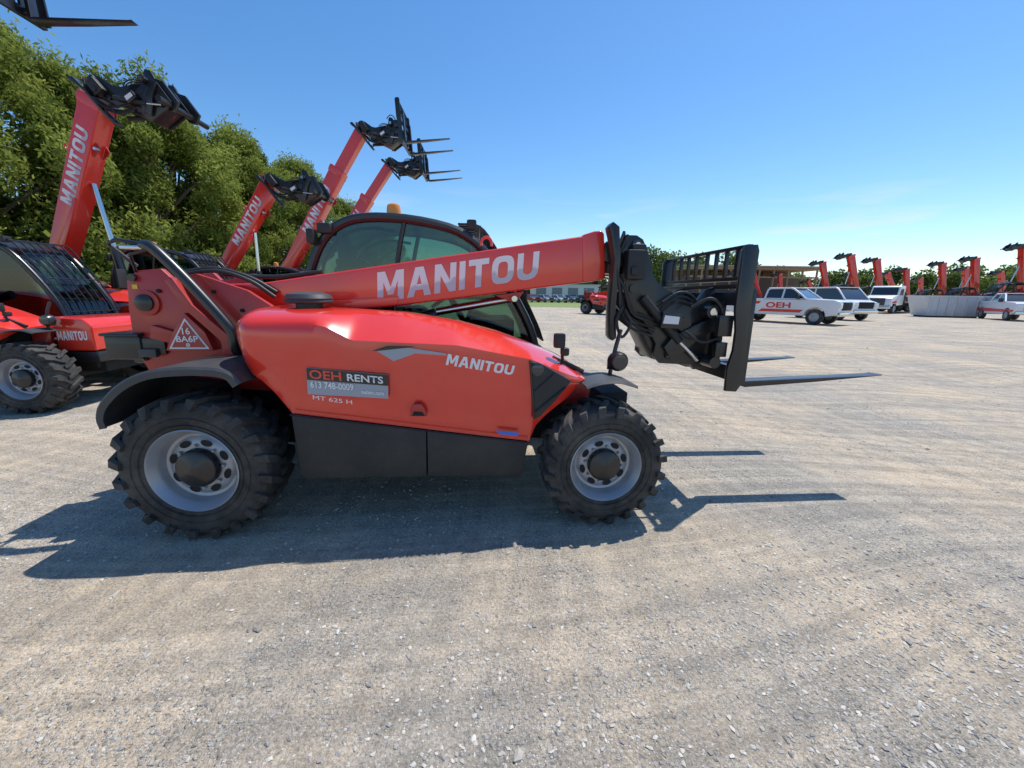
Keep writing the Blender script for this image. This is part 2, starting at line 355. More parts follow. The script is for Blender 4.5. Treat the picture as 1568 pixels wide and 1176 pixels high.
BODY.append(("front_mirror_stalk",tubes("fms",[([(2.06,.27,.95),(2.05,.26,1.05),(2.03,.25,1.10)],.010),([(2.0,.3,.99),(2.2,.3,.90)],.014)],PLS,8)))
BODY.append(("head_lamp",lathe("hl",[(.0,-.05),(.05,-.045),(.062,-.02),(.062,.02),(.03,.05),(0,.05)],BLK,24,(2.42,.30,.965))))
BODY.append(("head_lamp_bracket",tubes("hlb",[([(2.38,.32,.86),(2.39,.32,.95),(2.41,.32,1.06),(2.44,.34,1.16)],.014),([(2.36,.32,.93),(2.44,.30,.93)],.02)],BLK,8)))
BODY.append(("head_lamp_glass",lathe("hlg",[(.0,-.052),(.046,-.047)],CGL,24,(2.42,.30,.965))))
CP=[(.30,1.0),(.31,1.35),(.36,1.56),(.45,1.73),(.57,1.835),(.74,1.885),(1.03,1.885),(1.33,1.835),(1.50,1.755),(1.62,1.64),(1.80,1.38),(1.94,1.12),(2.0,.92)]
def cab_frame():
    bm=bmesh.new()
    for y in (.97,1.68):
        path=smooth_path([(s,y,z) for s,z in CP],3)
        tube_bm(bm,path,.034,10)
        tube_bm(bm,[(2.0,y,.92),(.30,y,.98)],.03,8)
        tube_bm(bm,smooth_path([(1.02,y,1.87),(.96,y,1.6),(.92,y,1.3),(.93,y,.95)],4),.018,8)
        tube_bm(bm,smooth_path([(.40,y+.01,1.30),(.43,y+.01,1.55),(.52,y+.01,1.70),(.64,y+.01,1.79),(.80,y+.01,1.82),(.95,y+.01,1.80)],3),.012,6)
    for s,z in ((.31,1.35),(.57,1.835),(1.50,1.755),(2.0,.92)):
        tube_bm(bm,[(s,.97,z),(s,1.68,z)],.026,8)
    return finish(bm,"cabf",BLK)
BODY.append(("cab_frame",cab_frame()))
RP=[(.45,1.75),(.56,1.845),(.74,1.90),(1.03,1.905),(1.33,1.86),(1.50,1.78),(1.50,1.745),(1.33,1.815),(1.03,1.86),(.74,1.86),(.57,1.81),(.47,1.73)]
BODY.append(("cab_roof",poly("cr",RP,.98,1.67,BLK,.006)))
GP=[(.31,1.0)]+CP[1:-1]+[(1.99,.95)]
BODY.append(("side_glass",polys("sg",[(GP,.968,.972),(GP,1.676,1.680)],GLS,0)))
def strip(name,prof,y0,y1,mat):
    bm=bmesh.new(); a=[bm.verts.new((s,y0,z)) for s,z in prof]; b=[bm.verts.new((s,y1,z)) for s,z in prof]
    for i in range(len(prof)-1): bm.faces.new((a[i],a[i+1],b[i+1],b[i]))
    return finish(bm,name,mat,1.2)
BODY.append(("windscreen",strip("ws",CP[8:],.99,1.66,GLS)))
BODY.append(("rear_glass",strip("rg",CP[1:4],.99,1.66,GLS)))
BODY.append(("cab_seat",boxes("seat",[((.75,1.33,1.12),(.46,.46,.14)),((.56,1.33,1.38),(.12,.44,.50),Matrix.Rotation(-.15,3,'Y')),((.50,1.33,1.68),(.09,.24,.14))],DRK,.03)))
BODY.append(("steering_wheel",tubes("stw",[([(1.30+.17*math.cos(a)*.8,1.33+.17*math.sin(a),1.36+.17*math.cos(a)*.6) for a in np.linspace(0,2*math.pi,20)],.012),([(1.30,1.33,1.36),(1.5,1.33,1.0)],.025),([(1.45,1.33,1.2),(1.75,1.33,1.1)],.06)],DRK,8)))
BODY.append(("cab_dash",boxes("cd",[((1.65,1.33,1.08),(.35,.66,.2)),((.9,1.33,.97),(1.2,.7,.06))],DRK,.02)))
wg=[]
for i in range(8):
    y=.985+i*.097
    wg.append((smooth_path([(1.40,y,1.865),(1.56,y,1.85),(1.68,y,1.70),(1.86,y,1.42),(2.0,y,1.15),(2.05,y,1.02)],4),.008))
for s,z in ((1.56,1.85),(1.86,1.42),(2.05,1.02)): wg.append(([(s,.975,z),(s,1.67,z)],.008))
BODY.append(("window_guard",tubes("wg",wg,BLK,6)))
BODY.append(("beacon",lathe("bc",[(.0,.0),(.05,.0),(.052,.05),(.045,.085),(.02,.10),(0,.10)],ORG,20)))
BC_IDX=len(BODY)-1
BODY.append(("roof_lamp",boxes("rlp",[((.48,.93,1.80),(.09,.08,.07)),((.50,1.7,1.80),(.09,.08,.07)),((1.5,1.0,1.86),(.07,.10,.07))],PLS,.015)))
BODY.append(("cab_mirror",boxes("cmr",[((.40,.90,1.74),(.05,.10,.10)),((2.0,1.86,1.45),(.04,.16,.26))],PLS,.015)))
BODY.append(("lift_cylinder",tubes("lc",[([(.55,.76,1.0),(1.25,.76,1.22)],.05)],BLK,16)))
# ---- boom group
BP=[(-.50,1.36),(-.47,1.22),(-.35,1.15),(.2,1.195),(1.01,1.283),(1.75,1.385),(2.36,1.468),(2.36,1.775),(2.30,1.768),(.15,1.42),(-.38,1.40)]
BOOM.append(("boom",poly("bm",BP,.65,.91,RED,.02,3)))
BOOM.append(("boom_collar",poly("bc2",[(2.26,1.455),(2.40,1.475),(2.415,1.50),(2.39,1.775),(2.37,1.795),(2.32,1.79),(2.245,1.765)],.638,.922,RED,.012,3)))
BOOM.append(("boom_wear_plate",polys("bwp",[([(.15,1.275),(.60,1.315),(1.02,1.345),(1.0,1.29),(.17,1.205)],.640,.65)],RED,.003)))
BOOM.append(("boom_text",text_mesh("bt","MANITOU",[(.875,1.305),(1.945,1.478),(1.955,1.655),(.885,1.497)],.6465,LET)))
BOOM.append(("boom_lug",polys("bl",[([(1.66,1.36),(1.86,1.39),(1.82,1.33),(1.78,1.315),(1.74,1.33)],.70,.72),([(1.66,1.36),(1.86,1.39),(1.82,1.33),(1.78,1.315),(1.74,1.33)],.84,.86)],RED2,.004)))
BOOM.append(("boom_pin",lathe("bp",[(.02,0),(.02,-.06),(0,-.06)],CHR,12,(1.79,.70,1.34))))
BOOM.append(("lifting_ring",tubes("lr",[([(1.60+.035*math.cos(a),.70,1.70+.04*math.sin(a)) for a in np.linspace(-.4,math.pi+.4,14)],.010)],RED,8)))
BOOM.append(("boom_hoses",tubes("bh",[(smooth_path([(-.1,.70,1.47),(.2,.72,1.46),(.5,.75,1.50)],4),.014)],PLS,8)))
BOOM.append(("boom_cylinder_rod",tubes("bcr",[([(1.78,.78,1.34),(1.25,.78,1.24)],.026)],CHR,12)))
INNER=poly("inner",[(0,-.13),(1,-.13),(1,.10),(0,.10)],-.11,.11,RED,.0)
# ---- head group
HP=[(2.50,1.765),(2.60,1.765),(2.645,1.74),(2.69,1.66),(2.745,1.50),(2.80,1.44),(3.02,1.33),(3.20,1.32),(3.24,1.20),(3.22,.92),(3.12,.885),(2.84,.90),(2.79,.95),(2.80,1.04),(2.72,1.17),(2.58,1.33),(2.545,1.45),(2.555,1.60),(2.48,1.69)]
HEAD.append(("jib_plates",polys("jp",[(HP,.60,.625),(HP,.93,.955)],BLK,.004)))
HEAD.append(("jib_web",polys("jw",[([(2.40,1.72),(2.52,1.72),(2.64,1.60),(2.70,1.40),(3.0,1.26),(3.0,1.22),(2.66,1.33),(2.58,1.55),(2.40,1.6)],.64,.91),([(2.82,.92),(3.15,.91),(3.15,.95),(2.84,1.0),(2.70,1.22),(2.66,1.20)],.64,.91)],BLK,.004)))
HEAD.append(("inner_boom_end",boxes("ibe",[((2.46,.78,1.62),(.22,.20,.20))],BLK,.01)))
HEAD.append(("hose_guide",polys("hg",[([(2.375,1.80),(2.40,1.83),(2.445,1.80),(2.465,1.60),(2.455,1.30),(2.475,1.09),(2.45,1.07),(2.425,1.10),(2.415,1.3),(2.425,1.6),(2.395,1.74)],.50,.60),([(2.375,1.80),(2.40,1.83),(2.445,1.80),(2.465,1.60),(2.455,1.45),(2.415,1.45),(2.425,1.6),(2.395,1.74)],.93,.99)],BLK,.008)))
HEAD.append(("valve_box",boxes("vb",[((2.58,.55,1.57),(.13,.10,.19)),((2.60,.56,1.68),(.10,.06,.05)),((2.56,.50,1.53),(.05,.04,.06))],PLS,.02)))
HEAD.append(("jib_pins",tubes("jpn",[([(2.60,.575,1.70),(2.60,.98,1.70)],.035),([(2.90,.575,.96),(2.90,.98,.96)],.032),([(2.60,.58,1.42),(2.60,.97,1.42)],.03),([(3.14,.50,1.27),(3.14,1.3,1.27)],.045),([(3.16,.44,.93),(3.16,1.4,.93)],.04),([(2.98,.57,1.18),(2.98,.98,1.18)],.05)],BLK,16)))
HEAD.append(("pin_caps",tubes("pc",[([(2.90,.565,.96),(2.90,.575,.96)],.02),([(3.14,.49,1.27),(3.14,.5,1.27)],.028),([(2.60,.565,1.70),(2.60,.575,1.70)],.018)],CHR,12)))
HEAD.append(("tilt_cylinder",tubes("tcy",[([(2.60,.78,1.42),(2.88,.78,1.25)],.045),([(2.66,.56,1.36),(2.95,.56,1.06)],.030),([(2.5,.86,1.3),(2.9,.86,1.02)],.03)],PLS,16)))
HEAD.append(("tilt_rod",tubes("trd",[([(2.88,.78,1.25),(3.14,.78,1.12)],.022),([(2.95,.56,1.06),(3.1,.56,.93)],.016)],CHR,12)))
HEAD.append(("jib_link",poly("jl",[(2.84,1.02),(2.90,1.10),(3.10,1.20),(3.20,1.24),(3.24,1.16),(3.12,1.10),(2.98,.98),(2.90,.93)],.55,.585,BLK,.006)))
hz=[]
for i in range(5):
    o=i*.022; y=.52+.02*(i%3)
    hz.append((smooth_path([(2.50+o*.4,y+.05,1.78-o*.3),(2.44,y,1.62-o),(2.47+o*.5,y-.02,1.42),(2.50+o,y,1.27),(2.60+o,y+.03,1.15+o),(2.75+o,y+.05,1.10+o)],5),.010))
hz.append((smooth_path([(2.50,.50,1.30),(2.46,.48,1.20),(2.50,.47,1.10),(2.56,.49,1.19),(2.52,.5,1.28)],5),.010))
for i in range(3):
    hz.append((smooth_path([(2.80,.56,1.33-i*.03),(2.92,.56,1.40-i*.03),(3.05,.60,1.36-i*.03),(3.15,.7,1.22)],5),.008))
HEAD.append(("head_hoses",tubes("hhz",hz,PLS,8)))
HEAD.append(("head_label",flat("hlbl",[(2.79,1.19),(2.90,1.185),(2.905,1.235),(2.80,1.245)],.500,WHT)))
HEAD.append(("label_plate",poly("lp",[(2.78,1.16),(2.92,1.155),(2.925,1.255),(2.79,1.265)],.504,.60,BLK,.003)))
HEAD.append(("coupler",polys("cpl",[([(3.10,1.33),(3.16,1.42),(3.22,1.44),(3.26,1.38),(3.24,1.28),(3.30,1.20),(3.28,.90),(3.14,.84),(3.08,.92)],.66,.70),([(3.10,1.33),(3.16,1.42),(3.22,1.44),(3.26,1.38),(3.24,1.28),(3.30,1.20),(3.28,.90),(3.14,.84),(3.08,.92)],1.08,1.12)],BLK,.006)))
# ---- fork carriage
UP=[(3.225,1.66),(3.24,1.695),(3.32,1.70),(3.335,1.66),(3.33,1.30),(3.345,.90),(3.35,.80),(3.31,.735),(3.23,.74),(3.225,.90),(3.25,1.02),(3.25,1.15),(3.225,1.30)]
FORK.append(("carriage_uprights",polys("cu",[(UP,.395,.42),([(p[0],max(p[1],.84)) for p in UP],1.50,1.525)],BLK,.004)))
bb=[((3.275,.96,1.69),(.035,1.12,.024)),((3.26,.96,1.49),(.04,1.12,.028)),((3.27,.96,1.36),(.05,1.12,.09)),((3.28,.96,.86),(.05,1.12,.10)),((3.24,.96,1.44),(.02,1.10,.03))]
for y in (.52,.64,.76,.88,1.03,1.15,1.27,1.39): bb.append(((3.275,y,1.59),(.028,.018,.20)))
for y in (.60,.72,1.2,1.34): bb.append(((3.25,y,1.12),(.03,.09,.44)))
bb.append(((3.20,.46,1.18),(.10,.05,.14))); bb.append(((3.19,.46,1.02),(.08,.05,.10)))
FORK.append(("backrest",boxes("br",bb,BLK,.004)))
fk=[]
for y0 in (.435,1.235):
    fk.append(([(3.355,1.42),(3.39,1.42),(3.395,.80),(4.40,.838),(4.43,.845),(4.43,.836),(3.9,.79),(3.40,.757),(3.355,.77)],y0,y0+.10))
FORK.append(("forks",polys("fk",fk,BLK,.004)))
FORK.append(("fork_hooks",boxes("fh",[((3.34,.485,1.42),(.09,.09,.04)),((3.34,1.285,1.42),(.09,.09,.04)),((3.33,.485,.86),(.07,.09,.05)),((3.33,1.285,.86),(.07,.09,.05))],BLK,.006)))
FORK.append(("carriage_hose",tubes("hcl",[(smooth_path([(2.98,.50,1.30),(3.08,.46,1.36),(3.17,.46,1.30),(3.20,.5,1.18)],5),.010),(smooth_path([(2.95,.5,1.14),(3.06,.47,1.07),(3.2,.47,1.10)],5),.010)],PLS,8)))

PIV=Vector((-.44,.78,1.29)); TIP=Vector((2.38,.78,1.62)); CAR=Vector((3.18,.78,1.10))
def shifted(me,d):
    me.transform(Matrix.Translation(-d)); return me
for n,m in BOOM: shifted(m,PIV)
for n,m in HEAD: shifted(m,TIP)
for n,m in FORK: shifted(m,CAR)
def empty(name,parent=None,loc=(0,0,0),rot=(0,0,0),sc=1):
    e=bpy.data.objects.new(name,None); e.empty_display_size=.2; scene.collection.objects.link(e)
    if parent: e.parent=parent
    e.location=loc; e.rotation_euler=rot; e.scale=(sc,)*3
    return e
def telehandler(x,y,heading,boom=0,ext=0,head=0,forks=True,sc=1.0,front_scale=.91,far=False,nose=False,tilt=0,hs=1.0):
    top=empty("telehandler",None,(x,y,0),(0,0,heading),sc)
    for i,(n,m) in enumerate(BODY):
        if far and any(k in n for k in ("text","sticker","hose","seam","bolt","sign","lamp_g","glass","wiper","seat","steering")): continue
        o=add(n,m,top)
        if i==AI_IDX: o.rotation_euler=(math.pi/2,0,0); o.location=(.53,.42,1.268)
        if i==BC_IDX: o.rotation_euler=(math.pi/2,0,0); o.location=(.93,1.08,1.91)
    for wx,ws in ((0,1),(2.29,front_scale)):
        for side in (0,1):
            w=empty("wheel",top,(wx,0 if side==0 else 1.81,.413*ws),(0,0,0 if side==0 else math.pi),ws)
            r=random.random()*3
            for n,m in (("tyre",M_TYRE),("rim",M_RIM),("hub",M_HUB),("wheel_nuts",M_NUT),("rim_holes",M_HOLE)):
                if far and n in("wheel_nuts",): continue
                add(n,m,w,rot=(0,r,0))
    b=empty("boom_pivot",top,PIV,(0,-math.radians(boom),0))
    if far and boom>20: b.scale=(1,1.35,1.35)
    for n,m in BOOM:
        if far and ("hose" in n or "text" in n): continue
        if boom>20 and n=="boom_cylinder_rod": continue
        add(n,m,b)
    rest=(TIP-PIV).normalized(); ang=math.atan2(rest.z,rest.x)
    h=empty("head_pivot",b,TIP-PIV+rest*ext,(0,-math.radians(head-boom),0),hs)
    if ext>0:
        add("inner_boom",INNER,b,loc=TIP-PIV-rest*.2,rot=(0,-ang,0),sc=(ext+.3,.95,.95))
    if boom>20:
        R=Matrix.Rotation(-math.radians(boom),3,'Y'); q=PIV+R@(Vector((1.3,.78,1.30))-PIV)
        a=Vector((.7,.78,1.0)); mid=a.lerp(q,.5)
        add("lift_cylinder_body",tubes("lcb",[([a,mid],.06)],BLK,12),top)
        add("lift_cylinder_rod",tubes("lcr",[([mid,q],.032)],CHR,12),top)
    for n,m in HEAD:
        if far and "hose" in n: continue
        add(n,m,h)
    if forks:
        fe=empty("fork_carriage",h,CAR-TIP,(0,math.radians(head-tilt),0))
        for n,m in FORK: add(n,m,fe)
    if nose:
        add("front_nose",poly("fn",[(2.35,.62),(2.35,1.0),(2.66,.98),(2.74,.9),(2.74,.62)],.40,1.40,RED,.03,3),top)
        add("nose_text",text_mesh("nt","MANITOU",[(2.38,.74),(2.68,.74),(2.68,.84),(2.38,.84)],.397,WHT,.02),top)
        add("nose_bumper",boxes("nb",[((2.58,.9,.55),(.36,1.0,.12))],BLK,.02),top)
    return top
telehandler(-1.7158,1.967,.0903)
# row of parked machines on the left
telehandler(-7.75,3.95,.10,61.5,1.24,0,True,1.05,nose=True)
telehandler(-7.15,5.95,.06,58,.0,38,False,1.08)
telehandler(-6.25,8.2,.05,48,-.15,36,False,1.0)
telehandler(-6.1,10.7,.05,50,.85,38,True,1.25,tilt=3,hs=.88)
telehandler(-6.45,13.4,.05,47,.95,40,True,1.25,tilt=3,hs=.88)
# far side of the yard
telehandler(5.5,31.0,-.85,-3,0,0,False,1.15,far=True)
for (X,z,Y) in ((37.1,5.9,52),(40.3,6.6,50),(43.3,6.2,51),(46.9,5.0,50),(50.9,5.8,51),(54.5,6.3,50),(59.6,7.6,49)):
    s=z/4.1; telehandler(X*Y/50+.2*s,Y,math.pi-.15,60+random.random()*9,0,38,False,s,far=True,hs=.7)
for (X,Y,z) in ((33.5,61,5.2),(36.5,62,5.4),(40.5,63,4.9),(44.5,61,4.3),(49,60,4.9),(56,61,5.6),(61,62,4.6),(67,62,6.0),(73,62,5.8)):
    s=z/4.05; telehandler(X,Y,math.pi-.1,48+random.random()*20,0,30,False,s,far=True,hs=.7)

# ------------------------------------------------------------------ vehicles on the far side (x forward, origin centre)
CT=lathe("car_tyre",[(.22,.02),(.26,0),(.35,0),(.38,.02),(.385,.05),(.385,.20),(.36,.23),(.2,.23)],RUB,28)
CR=lathe("car_rim",[(.24,.02),(.22,.01),(.20,.04),(.10,.05),(.06,.03),(0,.03)],RIM,20)
def arch(cx,r,z):
    return [(cx+r*math.cos(math.radians(a)),z+r*math.sin(math.radians(a))) for a in range(0,181,20)]
def vehicle(name,loc,heading,body,gh,wheels,W,paint,ghW=.80,stripe=None,extra=None,wr=1.0,bed=None,big=False):
    top=empty(name,None,loc,(0,0,heading))
    add("body",poly("vb",body,-W/2,W/2,paint,.04,3),top)
    z0=min(p[1] for p in gh); z1=max(p[1] for p in gh)
    def wy(z): return W/2*(.97-(1-ghW)*(z-z0)/(z1-z0))
    bm=bmesh.new(); A=[bm.verts.new((p[0],-wy(p[1]),p[1])) for p in gh]; B=[bm.verts.new((p[0],wy(p[1]),p[1])) for p in gh]
    n=len(gh); bm.faces.new(A); bm.faces.new(B[::-1])
    for i in range(n): bm.faces.new((A[i],A[(i+1)%n],B[(i+1)%n],B[i]))
    add("windows",finish(bm,"gh",CGL),top)
    pil=[]
    for sgn in (-1,1):
        pil.append(([(p[0],sgn*(wy(p[1])+.005),p[1]) for p in gh],.05))
        for fx in (.48,):
            xm=gh[0][0]+(gh[-1][0]-gh[0][0])*fx-.1
            pil.append(([(xm,sgn*(wy(z0)+.004),z0),(xm,sgn*(wy(z1)+.004),z1)],.05))
    add("pillars",tubes("pl",pil,paint,8),top)
    rp=[p for p in gh if p[1]>z1-.12]
    bm=bmesh.new(); xs=[p[0] for p in rp]; box_bm(bm,((min(xs)+max(xs))/2,0,z1+.012),(max(xs)-min(xs)+.02,2*wy(z1)+.02,.06)); bevel_bm(bm,.02)
    add("roof",finish(bm,"rf",paint),top)
    if bed:
        add("cargo_bed",boxes("bd",[(((bed[0]+bed[1])/2,0,bed[2]),(bed[1]-bed[0],W*.8,.02))],DRK,0),top)
    for wx in wheels:
        for s in (-1,1):
            for nm,m in (("tyre",CT),("rim",CR)):
                add(nm,m,top,loc=(wx,s*(W/2+.01),.385*wr),rot=(0,0,0 if s<0 else math.pi),sc=wr)
    x1=max(p[0] for p in body); x0=min(p[0] for p in body); gz=1.0 if big else .80; gh_=.42 if big else .22
    add("bumpers",boxes("bp",[((x1+.02,0,.58),(.12,W*.96,.20)),((x0-.02,0,.60),(.12,W*.96,.18))],CHR if big else GRP,.02),top)
    add("grille",boxes("gl",[((x1+.005,0,gz),(.05,W*.58,gh_))],DRK,.01),top)
    add("lamps",boxes("lm",[((x1+.0,W*.40,gz+.03),(.07,W*.16,.26 if big else .15)),((x1+.0,-W*.40,gz+.03),(.07,W*.16,.26 if big else .15))],LMP,.01),top)
    add("tail_lamps",boxes("tl",[((x0,W*.45,1.0),(.04,.12,.30)),((x0,-W*.45,1.0),(.04,.12,.30))],RED,.01),top)
    add("window_line",boxes("sill",[(((gh[0][0]+gh[-1][0])/2,sg*W*.498,z0-.03),(gh[-1][0]-gh[0][0],.02,.02)) for sg in (-1,1)],BLK,0),top)
    if stripe:
        for pts in stripe:
            for s in (-1,1): add("livery",flat("lv",pts,s*(W/2+.006),RED),top)
    if extra:
        for nm,m in extra: add(nm,m,top)
    return top
pb=[(-2.95,.62)]+[p for p in reversed(arch(-1.85,.50,.45))]+[(-1.3,.46),(1.36,.46)]+[p for p in reversed(arch(1.9,.50,.45))]+[(2.9,.58),(2.95,.95),(2.93,1.24),(2.7,1.31),(1.38,1.38),(-.72,1.40),(-.76,1.36),(-2.93,1.36),(-2.98,1.28)]
pg=[(-.72,1.36),(-.66,1.86),(-.56,1.93),(.50,1.95),(.68,1.89),(1.40,1.36)]
mir=("mirror",boxes("mm",[((1.05,1.12,1.48),(.12,.24,.26)),((1.05,-1.12,1.48),(.12,.24,.26))],BLK,.02))
vehicle("pickup_truck",(16.0,23.8,0),-1.0,pb,pg,(-1.85,1.9),2.02,WPT,.80,stripe=[[(-1.0,.62),(1.2,.62),(1.35,.78),(-.8,.78)],[(-2.7,1.05),(-1.0,1.05),(-.9,1.20),(-2.8,1.20)]],bed=(-2.85,-.85,1.362),big=True,wr=1.06,extra=[mir,("door_text",text_mesh("dt","OEH",[(-.6,.84),(.7,.84),(.7,1.16),(-.6,1.16)],-1.02,RED,.03))])
vehicle("pickup_truck",(37.9,30.7,0),-2.1,pb,pg,(-1.85,1.9),2.02,WPT,.80,stripe=[[(-2.8,.62),(2.7,.62),(2.8,.8),(-2.8,.9)]],bed=(-2.85,-.85,1.362),big=True,wr=1.06,extra=[mir])
vb=[(-2.4,.50)]+[p for p in reversed(arch(-1.5,.44,.40))]+[p for p in reversed(arch(1.5,.44,.40))]+[(2.35,.50),(2.42,.95),(2.3,1.2),(1.75,1.36),(-2.42,1.36)]
vg=[(-2.4,1.34),(-2.36,2.02),(-2.28,2.12),(.9,2.14),(1.1,2.06),(1.78,1.35)]
vehicle("van",(22.4,28.6,0),-1.38,vb,vg,(-1.5,1.5),2.0,WPT,.88,stripe=[[(-2.3,.62),(2.1,.62),(2.25,1.0),(-2.3,1.1)]],big=True)
cb=[(-2.2,.40)]+[p for p in reversed(arch(-1.35,.38,.36))]+[p for p in reversed(arch(1.35,.38,.36))]+[(2.2,.4),(2.22,.65),(2.1,.8),(1.1,.92),(-1.9,.95),(-2.2,.85)]
cg=[(-1.9,.93),(-1.3,1.38),(-1.0,1.44),(.1,1.44),(.35,1.38),(1.15,.92)]
cols=[(.45,.02,.02),(.55,.56,.58),(.7,.7,.7),(.06,.08,.14),(.02,.02,.02),(.4,.02,.02)]
for i,c in enumerate(cols):
    vehicle("parked_car",(3.6+i*2.6,78+random.random(),0),-1.2+random.random()*.2,cb,cg,(-1.35,1.35),1.8,simple("car_paint_%d"%i,c,.3,coat=.5),.75,wr=.9)
def flatbed():
    top=empty("flatbed_truck",None,(41.3,44.0,0),(0,0,-2.6))
    add("cab",poly("fb",[(1.6,.9),(1.6,2.6),(1.75,2.8),(2.8,2.8),(3.0,2.7),(3.35,1.85),(4.6,1.65),(4.8,1.5),(4.85,.8),(4.4,.7),(4.3,1.0),(3.4,1.0),(3.3,.8)],-1.15,1.15,WPT,.06),top)
    add("cab_windows",polys("cw",[([(2.1,1.85),(2.1,2.5),(2.85,2.5),(3.1,1.85)],-1.165,-1.15),([(2.1,1.85),(2.1,2.5),(2.85,2.5),(3.1,1.85)],1.15,1.165)],CGL,.0),top)
    bm=bmesh.new(); bm.faces.new([bm.verts.new(p) for p in ((3.06,-1.0,2.62),(3.06,1.0,2.62),(3.39,1.05,1.88),(3.39,-1.05,1.88))]); add("windscreen",finish(bm,"wsn",CGL),top)
    add("grille",boxes("gr",[((4.86,0,1.2),(.06,1.3,.7))],GRP,.02),top); add("bumper",boxes("bm",[((4.9,0,.65),(.2,2.3,.3))],CHR,.03),top)
    add("head_lamps",boxes("hl",[((4.84,.9,1.15),(.1,.3,.25)),((4.84,-.9,1.15),(.1,.3,.25))],LMP,.03),top)
    add("livery",flat("lv",[(3.4,1.05),(4.6,1.05),(4.6,1.2),(3.4,1.3)],1.155,RED),top)
    add("deck",boxes("dk",[((-2.2,0,1.15),(7.4,2.5,.18)),((1.45,0,1.6),(.08,2.4,1.0))],BLK,.02),top)
    add("frame",boxes("fr",[((-.2,0,.85),(8.5,.9,.25))],DRK,.02),top)
    for wx in (3.85,-3.0,-4.4):
        for s in (-1,1):
            for nm,m in (("tyre",CT),("rim",CR)): add(nm,m,top,loc=(wx,s*1.2,.5),rot=(0,0,0 if s<0 else math.pi),sc=1.3)
flatbed()
top=empty("waste_skip",None,(37.2,34.8,0),(0,0,-.25))
top.scale=(.84,1,1)
SKP=simple("dull_white_steel",(.60,.61,.62),.5,var=.08,dust=.2)
add("bin",poly("bn",[(-2.1,0.1),(2.1,0.1),(2.75,1.75),(-2.75,1.75)],-1.1,1.1,SKP,.03),top)
rb=[]
for i in range(7):
    x=-2.0+i*.67; rb.append(((x*1.12,-1.15,.95),(.09,.12,1.55)))
rb.append(((0,-1.14,1.72),(5.6,.16,.12))); rb.append(((0,1.12,1.72),(5.6,.12,.12)))
add("ribs",boxes("rb",rb,SKP,.01),top); add("skids",boxes("sk",[((0,-.8,.06),(4.0,.15,.12)),((0,.8,.06),(4.0,.15,.12))],DRK,.01),top)

# ------------------------------------------------------------------ buildings
BRN=simple("weathered_timber",(.36,.26,.15),.8,var=.25,scale=3)
top=empty("timber_frame_building",None,(37.5,68,0),(0,0,0))
it=[((0,0,5.9),(21,7,.35)),((0,3.4,3.0),(21,.1,5.6))]
for i in range(10):
    for yy in (-3.3,3.2): it.append(((-10.2+i*2.26,yy,2.9),(.22,.22,5.8)))
it.append(((0,-3.3,4.6),(21,.12,.25)))
add("frame",boxes("tf",it,BRN,.02),top)
add("roof_edge",boxes("re",[((0,0,6.2),(21.6,7.6,.22))],simple("roof_metal",(.36,.32,.26),.5),.02),top)
add("dark_interior",boxes("di",[((0,1.5,2.4),(20,2.5,4.6))],simple("store_shade",(.16,.13,.10),.9),.02),top)
top=empty("warehouse",None,(11.5,92,0),(0,0,.02))
add("walls",boxes("wl",[((0,0,1.9),(15,6,3.8))],simple("pale_cladding",(.62,.63,.64),.6,var=.05),.02),top)
add("roof",boxes("rf",[((0,0,3.95),(15.6,6.6,.3))],GRP,.02),top)
add("doors",boxes("dr",[((x,-3.02,1.5),(2.2,.06,3.0)) for x in (-5.5,-2,1.5,5)],simple("door_grey",(.2,.21,.23),.5),.01),top)
# ------------------------------------------------------------------ trees
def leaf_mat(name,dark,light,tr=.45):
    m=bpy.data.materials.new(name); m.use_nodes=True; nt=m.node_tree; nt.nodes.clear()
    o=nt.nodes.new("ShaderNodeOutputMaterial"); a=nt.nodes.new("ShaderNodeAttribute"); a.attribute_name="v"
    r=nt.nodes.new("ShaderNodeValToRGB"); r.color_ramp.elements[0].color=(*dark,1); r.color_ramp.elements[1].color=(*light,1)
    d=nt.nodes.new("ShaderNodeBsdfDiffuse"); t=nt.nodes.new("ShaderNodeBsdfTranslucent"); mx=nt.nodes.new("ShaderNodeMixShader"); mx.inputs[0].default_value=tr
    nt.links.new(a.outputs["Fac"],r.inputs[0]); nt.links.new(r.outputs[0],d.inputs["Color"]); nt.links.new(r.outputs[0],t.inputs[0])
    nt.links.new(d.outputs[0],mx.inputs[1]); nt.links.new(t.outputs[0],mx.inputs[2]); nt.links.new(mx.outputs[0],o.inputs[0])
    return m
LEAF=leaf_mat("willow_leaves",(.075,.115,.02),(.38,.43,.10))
LEAFD=leaf_mat("far_leaves",(.05,.085,.022),(.22,.28,.08),.3)
BARK=simple("bark",(.10,.075,.055),.9,var=.3,bump=.5)
